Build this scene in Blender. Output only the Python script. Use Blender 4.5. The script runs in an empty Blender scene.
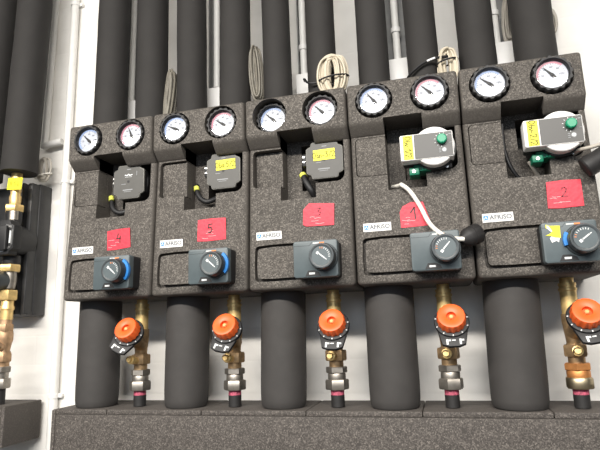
import bpy, bmesh, math, random
from mathutils import Vector, Matrix

C = bpy.context
S = C.scene
COL = S.collection
PI = math.pi

# ------------------------------------------------------------------ camera
def look_matrix(loc, yaw, pitch, roll):
    f = Vector((-math.sin(yaw) * math.cos(pitch), math.cos(yaw) * math.cos(pitch), math.sin(pitch)))
    r = Vector((math.cos(yaw), math.sin(yaw), 0))
    u = r.cross(f)
    r2 = r * math.cos(roll) + u * math.sin(roll)
    u2 = -r * math.sin(roll) + u * math.cos(roll)
    m = Matrix((r2, u2, -f)).transposed().to_4x4()
    m.translation = loc
    return m

cd = bpy.data.cameras.new('camera')
cam = bpy.data.objects.new('camera', cd)
COL.objects.link(cam)
cd.sensor_width = 36
cd.lens = 36 * 523.543 / 600
cd.clip_start = 0.02
cam.matrix_world = look_matrix(Vector((0.92386, -1.33841, -0.08879)), 0.255647, 0.196395, -0.0335125)
S.camera = cam

# ------------------------------------------------------------------ light
W = bpy.data.worlds.new('world')
S.world = W
W.use_nodes = True
bgn = W.node_tree.nodes['Background']
bgn.inputs[0].default_value = (0.62, 0.77, 1.0, 1)
bgn.inputs[1].default_value = 0.09

def area(name, loc, target, sx, sy, power, color):
    l = bpy.data.lights.new(name, 'AREA')
    l.shape = 'RECTANGLE'; l.size = sx; l.size_y = sy
    l.energy = power; l.color = color
    o = bpy.data.objects.new(name, l)
    COL.objects.link(o)
    o.location = loc
    d = Vector(target) - Vector(loc)
    o.rotation_euler = d.to_track_quat('-Z', 'Y').to_euler()
    return o

area('ceiling_lamp', (0.35, -2.55, 1.30), (0.35, -1.9, 0.0), 3.8, 0.16, 228, (1.0, 0.95, 0.88))
area('window_light', (0.9, -3.9, 0.75), (0.6, 0.0, 0.1), 2.2, 1.1, 20, (0.72, 0.84, 1.0))

S.view_settings.view_transform = 'Standard'
S.view_settings.look = 'None'
S.view_settings.gamma = 1
S.view_settings.use_curve_mapping = False
S.view_settings.exposure = 0.0

# ------------------------------------------------------------------ materials
MATS = {}
def nodes_of(m):
    m.use_nodes = True
    nt = m.node_tree
    return nt, nt.nodes, nt.links, nt.nodes['Principled BSDF']

def mat(name, col, rough=0.5, metal=0.0, noise=0.0, nscale=60, bump=0.0, bscale=200, coat=0.0):
    if name in MATS: return MATS[name]
    m = bpy.data.materials.new(name)
    nt, N, L, P = nodes_of(m)
    P.inputs['Roughness'].default_value = rough
    P.inputs['Metallic'].default_value = metal
    P.inputs['Coat Weight'].default_value = coat
    tc = N.new('ShaderNodeTexCoord')
    oi = N.new('ShaderNodeObjectInfo')
    ad = N.new('ShaderNodeVectorMath'); ad.operation = 'ADD'
    L.new(tc.outputs['Object'], ad.inputs[0])
    L.new(oi.outputs['Random'], ad.inputs[1])
    nz = N.new('ShaderNodeTexNoise')
    nz.inputs['Scale'].default_value = nscale
    nz.inputs['Detail'].default_value = 4
    L.new(ad.outputs[0], nz.inputs['Vector'])
    mx = N.new('ShaderNodeMix'); mx.data_type = 'RGBA'
    lo = [max(0, c * (1 - noise)) for c in col]; hi = [min(1, c * (1 + noise)) for c in col]
    mr = N.new('ShaderNodeMapRange')
    mr.inputs[1].default_value = 0.3; mr.inputs[2].default_value = 0.7
    L.new(nz.outputs['Fac'], mr.inputs[0])
    L.new(mr.outputs[0], mx.inputs['Factor'])
    mx.inputs['A'].default_value = (*lo, 1); mx.inputs['B'].default_value = (*hi, 1)
    L.new(mx.outputs['Result'], P.inputs['Base Color'])
    if bump:
        n2 = N.new('ShaderNodeTexNoise'); n2.inputs['Scale'].default_value = bscale
        L.new(ad.outputs[0], n2.inputs['Vector'])
        b = N.new('ShaderNodeBump'); b.inputs['Strength'].default_value = bump
        b.inputs['Distance'].default_value = 0.002
        L.new(n2.outputs['Fac'], b.inputs['Height'])
        L.new(b.outputs[0], P.inputs['Normal'])
    MATS[name] = m
    return m

def foam_mat(name, dark, light, scale=420):
    m = bpy.data.materials.new(name)
    nt, N, L, P = nodes_of(m)
    P.inputs['Roughness'].default_value = 0.72
    P.inputs['Specular IOR Level'].default_value = 0.3
    tc = N.new('ShaderNodeTexCoord'); oi = N.new('ShaderNodeObjectInfo')
    ad = N.new('ShaderNodeVectorMath'); ad.operation = 'ADD'
    L.new(tc.outputs['Object'], ad.inputs[0]); L.new(oi.outputs['Random'], ad.inputs[1])
    v = N.new('ShaderNodeTexVoronoi'); v.inputs['Scale'].default_value = scale
    L.new(ad.outputs[0], v.inputs['Vector'])
    bw = N.new('ShaderNodeSeparateColor'); L.new(v.outputs['Color'], bw.inputs[0])
    nz = N.new('ShaderNodeTexNoise'); nz.inputs['Scale'].default_value = 45; nz.inputs['Detail'].default_value = 5
    L.new(ad.outputs[0], nz.inputs['Vector'])
    mul = N.new('ShaderNodeMath'); mul.operation = 'MULTIPLY'
    L.new(bw.outputs[0], mul.inputs[0]); L.new(bw.outputs[1], mul.inputs[1])
    a2 = N.new('ShaderNodeMath'); a2.operation = 'MULTIPLY_ADD'
    L.new(nz.outputs['Fac'], a2.inputs[0]); a2.inputs[1].default_value = 0.35
    L.new(mul.outputs[0], a2.inputs[2])
    mr = N.new('ShaderNodeMapRange'); mr.inputs[1].default_value = 0.2; mr.inputs[2].default_value = 1.0
    L.new(a2.outputs[0], mr.inputs[0])
    sn = N.new('ShaderNodeSeparateXYZ'); L.new(tc.outputs['Normal'], sn.inputs[0])      # beads show on the flat faces, rounded rims have a smooth skin
    fl = N.new('ShaderNodeMapRange'); fl.inputs[1].default_value = -0.99; fl.inputs[2].default_value = -0.80
    fl.inputs[3].default_value = 1.0; fl.inputs[4].default_value = 0.25
    L.new(sn.outputs[1], fl.inputs[0])
    sk = N.new('ShaderNodeMath'); sk.operation = 'MULTIPLY_ADD'; sk.inputs[1].default_value = 1.0
    sb = N.new('ShaderNodeMath'); sb.operation = 'SUBTRACT'; sb.inputs[1].default_value = 0.25
    L.new(mr.outputs[0], sb.inputs[0])
    ml = N.new('ShaderNodeMath'); ml.operation = 'MULTIPLY'
    L.new(sb.outputs[0], ml.inputs[0]); L.new(fl.outputs[0], ml.inputs[1])
    an = N.new('ShaderNodeMath'); an.operation = 'ADD'; an.inputs[1].default_value = 0.25
    L.new(ml.outputs[0], an.inputs[0]); N.remove(sk)
    mx = N.new('ShaderNodeMix'); mx.data_type = 'RGBA'
    mx.inputs['A'].default_value = (*dark, 1); mx.inputs['B'].default_value = (*light, 1)
    L.new(an.outputs[0], mx.inputs['Factor'])
    L.new(mx.outputs['Result'], P.inputs['Base Color'])
    b = N.new('ShaderNodeBump'); b.inputs['Strength'].default_value = 0.25; b.inputs['Distance'].default_value = 0.001
    L.new(v.outputs['Distance'], b.inputs['Height']); L.new(b.outputs[0], P.inputs['Normal'])
    MATS[name] = m
    return m

foam = foam_mat('bead_foam', (0.056, 0.050, 0.044), (0.190, 0.172, 0.152))
foam_box = foam_mat('bead_foam_dark', (0.052, 0.046, 0.042), (0.175, 0.156, 0.140))
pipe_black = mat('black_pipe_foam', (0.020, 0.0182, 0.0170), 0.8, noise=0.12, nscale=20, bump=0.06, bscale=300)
pipe_foam = mat('pipe_foam', (0.043, 0.040, 0.038), 0.75, noise=0.10, nscale=25, bump=0.08, bscale=400)
epp = mat('black_shell', (0.030, 0.030, 0.031), 0.5, noise=0.15)
black = mat('black_plastic', (0.011, 0.011, 0.012), 0.55, noise=0.1)
rubber = mat('black_rubber', (0.016, 0.015, 0.015), 0.6, noise=0.15)
slate = mat('slate_plastic', (0.078, 0.100, 0.108), 0.45, noise=0.06)
slate_dark = mat('dark_slate_plastic', (0.032, 0.040, 0.044), 0.4, noise=0.06)
blue = mat('blue_plastic', (0.03, 0.22, 0.62), 0.4)
white = mat('white_plastic', (0.80, 0.79, 0.77), 0.4, noise=0.02)
print_white = mat('white_print', (0.72, 0.74, 0.74), 0.6)
print_grey = mat('grey_print', (0.28, 0.29, 0.30), 0.6)
print_mid = mat('plate_print', (0.12, 0.13, 0.14), 0.6)
print_black = mat('black_print', (0.02, 0.02, 0.02), 0.6)
print_orange = mat('orange_print', (0.75, 0.25, 0.08), 0.6)
print_olive = mat('faded_ink', (0.10, 0.09, 0.01), 0.6)
dialm = mat('dial_face', (0.42, 0.45, 0.52), 0.35)  # bluish reflection on the glass is put into this face colour
dial_blue = mat('dial_blue', (0.22, 0.32, 0.55), 0.4)
dial_red = mat('dial_red', (0.48, 0.17, 0.23), 0.4)
red = mat('red_tape', (0.66, 0.026, 0.052), 0.5, noise=0.12, nscale=60, bump=0.3, bscale=130)
yellow = mat('yellow_tape', (0.90, 0.86, 0.03), 0.5, noise=0.05)
brass = mat('brass', (0.80, 0.57, 0.24), 0.40, 0.6, noise=0.18, nscale=80)
old_brass = mat('tarnished_brass', (0.42, 0.28, 0.15), 0.45, 0.7, noise=0.3, nscale=70)
copper = mat('orange_bronze', (0.62, 0.27, 0.09), 0.5, 0.7, noise=0.2, nscale=70)
nickel = mat('dull_nickel', (0.36, 0.33, 0.29), 0.45, 0.9, noise=0.2, nscale=60)
steel = mat('bright_steel', (0.65, 0.64, 0.62), 0.3, 1.0)
orange = mat('orange_plastic', (0.80, 0.125, 0.022), 0.42, noise=0.08)
pinkmark = mat('pink_marking', (0.42, 0.08, 0.13), 0.6, noise=0.5, nscale=220)
pump_grey = mat('pump_grey', (0.066, 0.064, 0.058), 0.5, noise=0.06)
pump_rim = mat('pump_rim', (0.18, 0.175, 0.158), 0.5, noise=0.05)
panel_grey = mat('control_panel_grey', (0.060, 0.058, 0.055), 0.45)
green = mat('green_plastic', (0.0, 0.26, 0.13), 0.4)
green_dark = mat('green_connector', (0.0, 0.15, 0.08), 0.45)
cream = mat('cream_cable', (0.54, 0.48, 0.37), 0.55, noise=0.08)
cable_grey = mat('grey_cable', (0.40, 0.37, 0.32), 0.55, noise=0.1)
cable_olive = mat('dull_cable', (0.17, 0.155, 0.125), 0.55, noise=0.2)
white_cable = mat('white_cable', (0.80, 0.77, 0.70), 0.5)
pvc = mat('white_pvc', (0.76, 0.75, 0.72), 0.4, noise=0.03)
rail_grey = mat('rail_grey', (0.22, 0.22, 0.215), 0.5, noise=0.06)
yg = mat('yellow_green_sleeve', (0.70, 0.72, 0.12), 0.5)

def wall_mat():
    m = bpy.data.materials.new('painted_brick')
    nt, N, L, P = nodes_of(m)
    P.inputs['Roughness'].default_value = 0.75
    tc = N.new('ShaderNodeTexCoord')
    mp = N.new('ShaderNodeMapping'); mp.inputs['Rotation'].default_value = (PI / 2, 0, 0)
    L.new(tc.outputs['Object'], mp.inputs[0])
    br = N.new('ShaderNodeTexBrick')
    br.inputs['Scale'].default_value = 1.0
    br.inputs['Brick Width'].default_value = 0.25; br.inputs['Row Height'].default_value = 0.083
    br.inputs['Mortar Size'].default_value = 0.005; br.inputs['Mortar Smooth'].default_value = 1.0
    br.inputs['Color1'].default_value = (1, 1, 1, 1); br.inputs['Color2'].default_value = (1, 1, 1, 1)
    br.inputs['Mortar'].default_value = (0, 0, 0, 1)
    L.new(mp.outputs[0], br.inputs['Vector'])
    nz = N.new('ShaderNodeTexNoise'); nz.inputs['Scale'].default_value = 9; nz.inputs['Detail'].default_value = 8
    L.new(tc.outputs['Object'], nz.inputs['Vector'])
    n2 = N.new('ShaderNodeTexNoise'); n2.inputs['Scale'].default_value = 60; n2.inputs['Detail'].default_value = 6
    L.new(tc.outputs['Object'], n2.inputs['Vector'])
    mx = N.new('ShaderNodeMix'); mx.data_type = 'RGBA'
    mx.inputs['A'].default_value = (0.74, 0.72, 0.68, 1); mx.inputs['B'].default_value = (0.83, 0.81, 0.77, 1)
    mr = N.new('ShaderNodeMapRange'); mr.inputs[1].default_value = 0.35; mr.inputs[2].default_value = 0.62
    L.new(nz.outputs['Fac'], mr.inputs[0]); L.new(mr.outputs[0], mx.inputs['Factor'])
    L.new(mx.outputs['Result'], P.inputs['Base Color'])
    ad = N.new('ShaderNodeMath'); ad.operation = 'MULTIPLY_ADD'
    L.new(n2.outputs['Fac'], ad.inputs[0]); ad.inputs[1].default_value = 0.8
    sc = N.new('ShaderNodeSeparateColor'); L.new(br.outputs['Color'], sc.inputs[0])
    L.new(sc.outputs[0], ad.inputs[2])
    b = N.new('ShaderNodeBump'); b.inputs['Strength'].default_value = 0.25; b.inputs['Distance'].default_value = 0.001
    L.new(ad.outputs[0], b.inputs['Height']); L.new(b.outputs[0], P.inputs['Normal'])
    return m

def lens_mat():
    m = bpy.data.materials.new('clear_lens')
    m.use_nodes = True
    nt = m.node_tree; N = nt.nodes; L = nt.links
    for n in list(N): N.remove(n)
    out = N.new('ShaderNodeOutputMaterial')
    t = N.new('ShaderNodeBsdfTransparent'); g = N.new('ShaderNodeBsdfGlossy')
    g.inputs['Roughness'].default_value = 0.05
    lw = N.new('ShaderNodeLayerWeight'); lw.inputs['Blend'].default_value = 0.5
    pw = N.new('ShaderNodeMath'); pw.operation = 'POWER'; pw.inputs[1].default_value = 4.0
    L.new(lw.outputs['Facing'], pw.inputs[0])
    fr = N.new('ShaderNodeMath'); fr.operation = 'MULTIPLY_ADD'; fr.inputs[1].default_value = 0.5; fr.inputs[2].default_value = 0.03
    L.new(pw.outputs[0], fr.inputs[0])
    mx = N.new('ShaderNodeMixShader')
    L.new(fr.outputs[0], mx.inputs[0]); L.new(t.outputs[0], mx.inputs[1]); L.new(g.outputs[0], mx.inputs[2])
    L.new(mx.outputs[0], out.inputs[0])
    MATS['clear_lens'] = m
    return m
lens = lens_mat()

# ------------------------------------------------------------------ mesh helpers.  Points are (x, D, z): D = distance in front of the wall
def P3(p): return Vector((p[0], -p[1], p[2]))

class MB:
    def __init__(s): s.bm = bmesh.new(); s.mats = []
    def _m(s, m):
        if m not in s.mats: s.mats.append(m)
        return s.mats.index(m)
    def _merge(s, t, m):
        i = s._m(m)
        for f in t.faces: f.material_index = i
        me = bpy.data.meshes.new('tmp'); t.to_mesh(me); t.free()
        s.bm.from_mesh(me); bpy.data.meshes.remove(me)
        return s
    def box(s, m, x0, x1, d0, d1, z0, z1, bev=0.0, seg=2):
        t = bmesh.new()
        bmesh.ops.create_cube(t, size=1)
        for v in t.verts:
            v.co = Vector(((x0 + x1) / 2 + v.co.x * (x1 - x0), -(d0 + d1) / 2 + v.co.y * (d1 - d0), (z0 + z1) / 2 + v.co.z * (z1 - z0)))
        if bev: bmesh.ops.bevel(t, geom=t.edges[:], offset=bev, segments=seg, affect='EDGES', profile=0.5)
        return s._merge(t, m)
    def prism(s, m, poly, d0, d1, bev=0.0, seg=2, front_only=True):
        """poly of (x,z), extruded from D=d0 (back) to d1 (front)"""
        t = bmesh.new()
        a = [t.verts.new((x, -d0, z)) for x, z in poly]
        b = [t.verts.new((x, -d1, z)) for x, z in poly]
        n = len(poly)
        fa = t.faces.new(a); fb = t.faces.new(b[::-1])
        for i in range(n): t.faces.new((a[i], b[i], b[(i + 1) % n], a[(i + 1) % n]))
        bmesh.ops.recalc_face_normals(t, faces=t.faces[:])
        if bev:
            bmesh.ops.bevel(t, geom=[e for e in fb.edges], offset=bev, segments=seg, affect='EDGES', profile=0.5)
        return s._merge(t, m)
    def xprism(s, m, poly, x0, x1, bev=0.0, seg=3):
        """poly of (D,z), extruded along x"""
        t = bmesh.new()
        a = [t.verts.new((x0, -d, z)) for d, z in poly]
        b = [t.verts.new((x1, -d, z)) for d, z in poly]
        n = len(poly)
        t.faces.new(a); t.faces.new(b[::-1])
        for i in range(n): t.faces.new((a[i], b[i], b[(i + 1) % n], a[(i + 1) % n]))
        bmesh.ops.recalc_face_normals(t, faces=t.faces[:])
        if bev: bmesh.ops.bevel(t, geom=t.edges[:], offset=bev, segments=seg, affect='EDGES', profile=0.5)
        return s._merge(t, m)
    def lathe(s, m, prof, o, axis, n=32, wob=None, spin=0.0):
        """prof: (r,h) pairs along axis (x,D,z) from origin o; caps at both ends"""
        t = bmesh.new()
        o = P3(o); ax = P3(axis).normalized()
        u = Vector((0, 0, 1)).cross(ax)
        if u.length < 1e-4: u = Vector((1, 0, 0))
        u.normalize(); v = ax.cross(u)
        rings = []
        for k, (r, h) in enumerate(prof):
            ring = []
            for i in range(n):
                a = 2 * PI * i / n + spin
                rr = r * (wob(i, k) if wob else 1)
                ring.append(t.verts.new(o + ax * h + (u * math.cos(a) + v * math.sin(a)) * rr))
            rings.append(ring)
        for k in range(len(rings) - 1):
            for i in range(n):
                t.faces.new((rings[k][i], rings[k][(i + 1) % n], rings[k + 1][(i + 1) % n], rings[k + 1][i]))
        t.faces.new(rings[0][::-1]); t.faces.new(rings[-1])
        bmesh.ops.recalc_face_normals(t, faces=t.faces[:])
        return s._merge(t, m)
    def cyl(s, m, a, b, r, r2=None, n=24):
        a = Vector(a); b = Vector(b); h = (b - a).length
        return s.lathe(m, [(r, 0), (r if r2 is None else r2, h)], a, b - a, n)
    def nut(s, m, a, b, r, n=6, spin=0.26):
        a = Vector(a); b = Vector(b); h = (b - a).length
        return s.lathe(m, [(r * .93, 0), (r, h * .12), (r, h * .88), (r * .93, h)], a, b - a, n, spin=spin)
    def tube(s, m, pts, r, n=8, smooth=True):
        pts = [P3(p) for p in pts]
        if smooth and len(pts) > 2:                    # Catmull-Rom
            q = []
            for i in range(len(pts) - 1):
                p0 = pts[max(i - 1, 0)]; p1 = pts[i]; p2 = pts[i + 1]; p3 = pts[min(i + 2, len(pts) - 1)]
                for k in range(5):
                    u = k / 5
                    q.append(0.5 * ((2 * p1) + (p2 - p0) * u + (2 * p0 - 5 * p1 + 4 * p2 - p3) * u * u + (3 * p1 - p0 - 3 * p2 + p3) * u ** 3))
            q.append(pts[-1]); pts = q
        t = bmesh.new()
        rings = []
        tan0 = (pts[1] - pts[0]).normalized()
        nrm = tan0.orthogonal().normalized()
        for i, p in enumerate(pts):
            tan = (pts[min(i + 1, len(pts) - 1)] - pts[max(i - 1, 0)])
            tan = tan.normalized() if tan.length > 1e-9 else tan0
            nrm = (nrm - tan * nrm.dot(tan))
            nrm = nrm.normalized() if nrm.length > 1e-6 else tan.orthogonal().normalized()
            bi = tan.cross(nrm)
            rings.append([t.verts.new(p + (nrm * math.cos(2 * PI * k / n) + bi * math.sin(2 * PI * k / n)) * r) for k in range(n)])
            tan0 = tan
        for i in range(len(rings) - 1):
            for k in range(n):
                t.faces.new((rings[i][k], rings[i][(k + 1) % n], rings[i + 1][(k + 1) % n], rings[i + 1][k]))
        t.faces.new(rings[0][::-1]); t.faces.new(rings[-1])
        bmesh.ops.recalc_face_normals(t, faces=t.faces[:])
        return s._merge(t, m)
    def stroke(s, m, pts, D, w=0.0011, h=0.0005):
        """flat pen strokes on a front face: pts (x,z)"""
        for (xa, za), (xb, zb) in zip(pts, pts[1:]):
            dx, dz = xb - xa, zb - za
            l = math.hypot(dx, dz)
            if l < 1e-7: continue
            nx, nz = -dz / l * w / 2, dx / l * w / 2
            ex, ez = dx / l * w * .3, dz / l * w * .3
            s.prism(m, [(xa - ex + nx, za - ez + nz), (xb + ex + nx, zb + ez + nz), (xb + ex - nx, zb + ez - nz), (xa - ex - nx, za - ez - nz)], D - 0.0002, D + h)
        return s
    def text(s, m, body, x, z, D, size, rot=0.0, align='LEFT', ext=0.0003, fat=0.0):
        c = bpy.data.curves.new('t', 'FONT'); c.body = body; c.size = size; c.align_x = align; c.align_y = 'CENTER'
        c.extrude = ext; c.resolution_u = 3; c.offset = fat
        o = bpy.data.objects.new('t', c); COL.objects.link(o)
        C.view_layer.update()
        me = bpy.data.meshes.new_from_object(o.evaluated_get(C.evaluated_depsgraph_get()))
        bpy.data.objects.remove(o); bpy.data.curves.remove(c)
        ca, sa = math.cos(rot), math.sin(rot)
        for v in me.vertices:
            px, py, pz = v.co
            v.co = (x + px * ca - py * sa, -D - pz, z + px * sa + py * ca)
        t = bmesh.new(); t.from_mesh(me); bpy.data.meshes.remove(me)
        return s._merge(t, m)
    def mesh(s, name, angle=38):
        bm = s.bm
        for f in bm.faces: f.smooth = True
        for e in bm.edges:
            if len(e.link_faces) == 2:
                e.smooth = e.calc_face_angle(0) < math.radians(angle)
            else: e.smooth = False
        me = bpy.data.meshes.new(name)
        bm.to_mesh(me); bm.free()
        for m in s.mats: me.materials.append(m)
        return me

def inst(name, me, parent=None, loc=(0, 0, 0), rot=(0, 0, 0)):
    o = bpy.data.objects.new(name, me)
    COL.objects.link(o)
    o.parent = parent
    o.location = loc; o.rotation_euler = rot
    return o

def tag(o, label, cat, group=None):
    o['label'] = label; o['category'] = cat
    if group: o['group'] = group
    return o

def thing(name, label, cat, loc=(0, 0, 0), group=None):
    o = bpy.data.objects.new(name, None)
    o.empty_display_size = 0.05
    COL.objects.link(o); o.location = loc
    return tag(o, label, cat, group)

def struct(name, me):
    o = inst(name, me); o['kind'] = 'structure'; return o

def carve(me, cutters, name):
    """cut a list of meshes out of a mesh"""
    o = bpy.data.objects.new('carve_tmp', me); COL.objects.link(o)
    tmp = []
    for c in cutters:
        k = bpy.data.objects.new('cut_tmp', c); COL.objects.link(k); tmp.append(k)
        md = o.modifiers.new('cut', 'BOOLEAN'); md.operation = 'DIFFERENCE'; md.solver = 'EXACT'; md.object = k
    C.view_layer.update()
    out = bpy.data.meshes.new_from_object(o.evaluated_get(C.evaluated_depsgraph_get()))
    for k in tmp: bpy.data.objects.remove(k)
    mats = list(me.materials)
    bpy.data.objects.remove(o)
    bm = bmesh.new(); bm.from_mesh(out)
    for f in bm.faces: f.smooth = True; f.material_index = 0
    for e in bm.edges: e.smooth = len(e.link_faces) == 2 and e.calc_face_angle(0) < math.radians(38)
    bm.to_mesh(out); bm.free()
    out.materials.clear()
    for m in mats: out.materials.append(m)
    out.name = name
    return out

def rrect(x0, x1, z0, z1, r, n=5, corners=(1, 1, 1, 1)):
    """rounded rectangle, corners in order bottom-left, bottom-right, top-right, top-left"""
    out = []
    for (cx, cz, a0), on, (sx, sz) in zip(((x0 + r, z0 + r, PI), (x1 - r, z0 + r, 1.5 * PI), (x1 - r, z1 - r, 0), (x0 + r, z1 - r, PI / 2)), corners, ((x0, z0), (x1, z0), (x1, z1), (x0, z1))):
        if on: out += [(cx + r * math.cos(a0 + PI / 2 * i / n), cz + r * math.sin(a0 + PI / 2 * i / n)) for i in range(n + 1)]
        else: out.append((sx, sz))
    return out

# handwriting: strokes in a box one unit high
GL = {
 '1': ([[(0, .55), (.35, 1), (.38, 0)]], .5), '2': ([[(0, .75), (.1, .95), (.35, 1), (.5, .8), (.4, .5), (.0, .02), (.55, .03)]], .7),
 '3': ([[(.03, .95), (.45, .95), (.2, .58), (.48, .4), (.42, .1), (.0, .03)]], .65), '4': ([[(.22, 1), (.0, .42), (.48, .46)], [(.45, .75), (.40, -.05)]], .65),
 '5': ([[(.5, 1), (.08, .97), (.04, .56), (.36, .6), (.48, .3), (.3, .02), (.0, .06)]], .65), '/': ([[(0, -.1), (.4, 1.05)]], .5),
 'O': ([[(.3, 1), (.05, .75), (.05, .25), (.3, 0), (.55, .3), (.55, .7), (.3, 1)]], .75), 'b': ([[(.05, 1), (.05, 0), (.35, .05), (.4, .35), (.05, .45)]], .5),
 'a': ([[(.4, .5), (.1, .5), (.05, .05), (.35, .05), (.4, .5), (.45, 0)]], .55), 'v': ([[(0, .5), (.2, 0), (.4, .5)]], .5), 'n': ([[(0, 0), (.03, .5), (.3, .45), (.35, 0)]], .5),
 'r': ([[(0, 0), (.03, .5), (.05, .35), (.3, .5)]], .4), '-': ([[(0, .3), (.35, .33)]], .5), ' ': ([], .3), 'A': ([[(0, 0), (.3, 1), (.55, 0)], [(.1, .4), (.5, .4)]], .7),
}
def scribble(mb, m, text, x, z, D, size, rot=0.0, w=0.0011):
    """centred on x,z"""
    tot = sum(GL[c][1] for c in text) * size
    ca, sa = math.cos(rot), math.sin(rot)
    cx = -tot / 2
    for c in text:
        for st in GL[c][0]:
            pts = []
            for px, pz in st:
                lx = cx + px * size; lz = (pz - .5) * size
                pts.append((x + lx * ca - lz * sa, z + lx * sa + lz * ca))
            mb.stroke(m, pts, D, w)
        cx += GL[c][1] * size

def spin(poly, cx, cz, rot):
    ca, sa = math.cos(rot), math.sin(rot)
    return [(cx + x * ca - z * sa, cz + x * sa + z * ca) for x, z in poly]

# ------------------------------------------------------------------ setting
CEIL = 1.42; FLOOR = -1.15
mb = MB(); mb.box(wall_mat(), -2.6, 3.2, -0.12, 0.0, FLOOR, CEIL); struct('wall_back', mb.mesh('wall_back'))
mb = MB(); mb.box(mat('concrete_floor', (0.075, 0.072, 0.07), 0.8, noise=0.2, nscale=6), -2.6, 3.2, -0.12, 4.2, FLOOR - 0.1, FLOOR); struct('floor', mb.mesh('floor'))
mb = MB(); mb.box(mat('ceiling_paint', (0.62, 0.61, 0.58), 0.8, noise=0.05, nscale=6), -2.6, 3.2, -0.12, 4.2, CEIL, CEIL + 0.1); struct('ceiling', mb.mesh('ceiling'))

# ------------------------------------------------------------------ pump groups
PITCH = 0.25
DG, DB = 0.2156, 0.1888
ZT, ZG, ZB = 0.4618, 0.3656, 0.3396
GX = (0.063, 0.187); GZ = 0.4165

def cutter_prism(poly, d0, d1):
    m = MB(); m.prism(foam, poly, d0, d1); return m.mesh('c')

mb = MB(); mb.box(foam, 0.002, 0.248, 0.0, DB, 0.0, 0.375, bev=0.009, seg=3)
oc = rrect(0.018, 0.14, 0.0195, 0.1025, 0.009)
ic = rrect(0.0245, 0.14, 0.0265, 0.0965, 0.007)
cshape = ([(0.16, 0.0205), (0.06, 0.0190)] + oc[0:6][::-1] + [(0.0165, 0.06)] + oc[18:24][::-1] + [(0.06, 0.1045), (0.16, 0.1045)]
          + [(0.16, 0.0975), (0.06, 0.0985)] + ic[18:24] + [(0.0235, 0.06)] + ic[0:6] + [(0.06, 0.0255), (0.16, 0.0265)])
SHELL = carve(mb.mesh('shell'), [
    cutter_prism([(0.081, 0.208), (0.166, 0.208), (0.166, 0.41), (0.081, 0.41)], 0.128, 0.30),
    cutter_prism(rrect(0.118, 0.2345, 0.2425, 0.41, 0.018, corners=(0, 1, 0, 0)), 0.060, 0.30),
    cutter_prism(rrect(0.0115, 0.09, 0.2445, 0.338, 0.010, corners=(1, 0, 0, 1)), 0.150, 0.30),
    cutter_prism(cshape, 0.172, 0.30),
], 'front_shell')
LEAN = 0.020
def lean(z): return LEAN * (1 - min(max(z, 0), ZB) / ZB)
for v in SHELL.vertices:
    if v.co.y < -0.10: v.co.y -= lean(v.co.z)
PLUG = MB().prism(foam, rrect(0.0132, 0.0808, 0.2462, 0.3364, 0.009, corners=(1, 0, 0, 1)), 0.1505, DB, bev=0.0015).mesh('insulation_plug')

mb = MB(); mb.xprism(foam, [(0.0, ZB), (DB, ZB), (DG, ZG), (DG, ZT), (0.0, ZT)], 0.002, 0.248, bev=0.007)
def cyl_mesh(x, z, r, d0, d1):
    m = MB(); m.lathe(foam, [(r, 0), (r, d1 - d0)], (x, d0, z), (0, 1, 0), 40); return m.mesh('c')
HOUSING = carve(mb.mesh('housing'), [
    cyl_mesh(GX[0], GZ, 0.0425, 0.150, 0.30), cyl_mesh(GX[1], GZ, 0.0425, 0.150, 0.30),
    cutter_prism([(0.081, 0.30), (0.166, 0.30), (0.166, 0.3725), (0.081, 0.3725)], 0.128, 0.30),
    cutter_prism([(0.118, 0.30), (0.2345, 0.30), (0.2345, 0.3595), (0.118, 0.3595)], 0.060, 0.187),
], 'gauge_housing')

# thermometer, centre of the dial at the origin, facing out
scal = lambda i, k: (1.0 if k not in (2, 3, 4) else (1.03 if (i % 4) < 2 else 0.955))
mb = MB()
mb.lathe(black, [(0.030, -0.045), (0.030, -0.020), (0.0392, -0.018), (0.0396, 0.004), (0.0375, 0.007), (0.0335, 0.007), (0.0318, 0.003), (0.0312, -0.004)], (0, 0, 0), (0, 1, 0), 64, wob=scal)
BEZEL = mb.mesh('thermometer')
def dial(colour):
    m = MB()
    m.lathe(dialm, [(0.0325, -0.0045), (0.0325, -0.0035)], (0, 0, 0), (0, 1, 0), 48)
    D = -0.0035
    for k in range(40):                                 # coloured scale arc
        a0 = math.radians(225 - 270 * k / 40); a1 = math.radians(225 - 270 * (k + 1) / 40)
        if k < 27:
            m.prism(colour, [(r * math.cos(a), r * math.sin(a)) for r, a in ((0.0262, a0), (0.0305, a0), (0.0305, a1), (0.0262, a1))], D - .0002, D + 0.0003)
    for k in range(25):
        a = math.radians(225 - 270 * k / 24)
        r0 = 0.0225 if k % 4 == 0 else 0.0245
        m.stroke(print_black, [(r0 * math.cos(a), r0 * math.sin(a)), (0.0262 * math.cos(a), 0.0262 * math.sin(a))], D, 0.0007, 0.0003)
    for k in range(7):
        a = math.radians(225 - 270 * k / 6)
        m.text(print_black, str(20 * k), 0.0178 * math.cos(a), 0.0178 * math.sin(a), D, 0.0062, align='CENTER')
    m.text(print_black, '\u00b0C', 0.0, -0.010, D, 0.006, align='CENTER')
    return m.mesh('dial')
DIALS = (dial(dial_blue), dial(dial_red))
mb = MB()
mb.prism(print_black, [(-0.010, -0.0024), (-0.004, -0.0034), (0.004, -0.0026), (0.024, -0.0004), (0.024, 0.0004), (0.004, 0.0026), (-0.004, 0.0034), (-0.010, 0.0024)], -0.0028, -0.0018)
mb.lathe(print_black, [(0.0035, -0.0034), (0.0035, -0.0010), (0.002, -0.0005)], (0, 0, 0), (0, 1, 0), 20)
NEEDLE = mb.mesh('needle')
LENS = MB().lathe(lens, [(0.0326, 0.0004), (0.0326, 0.0010), (0.02, 0.0016), (0.004, 0.0018)], (0, 0, 0), (0, 1, 0), 40).mesh('lens')

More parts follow.
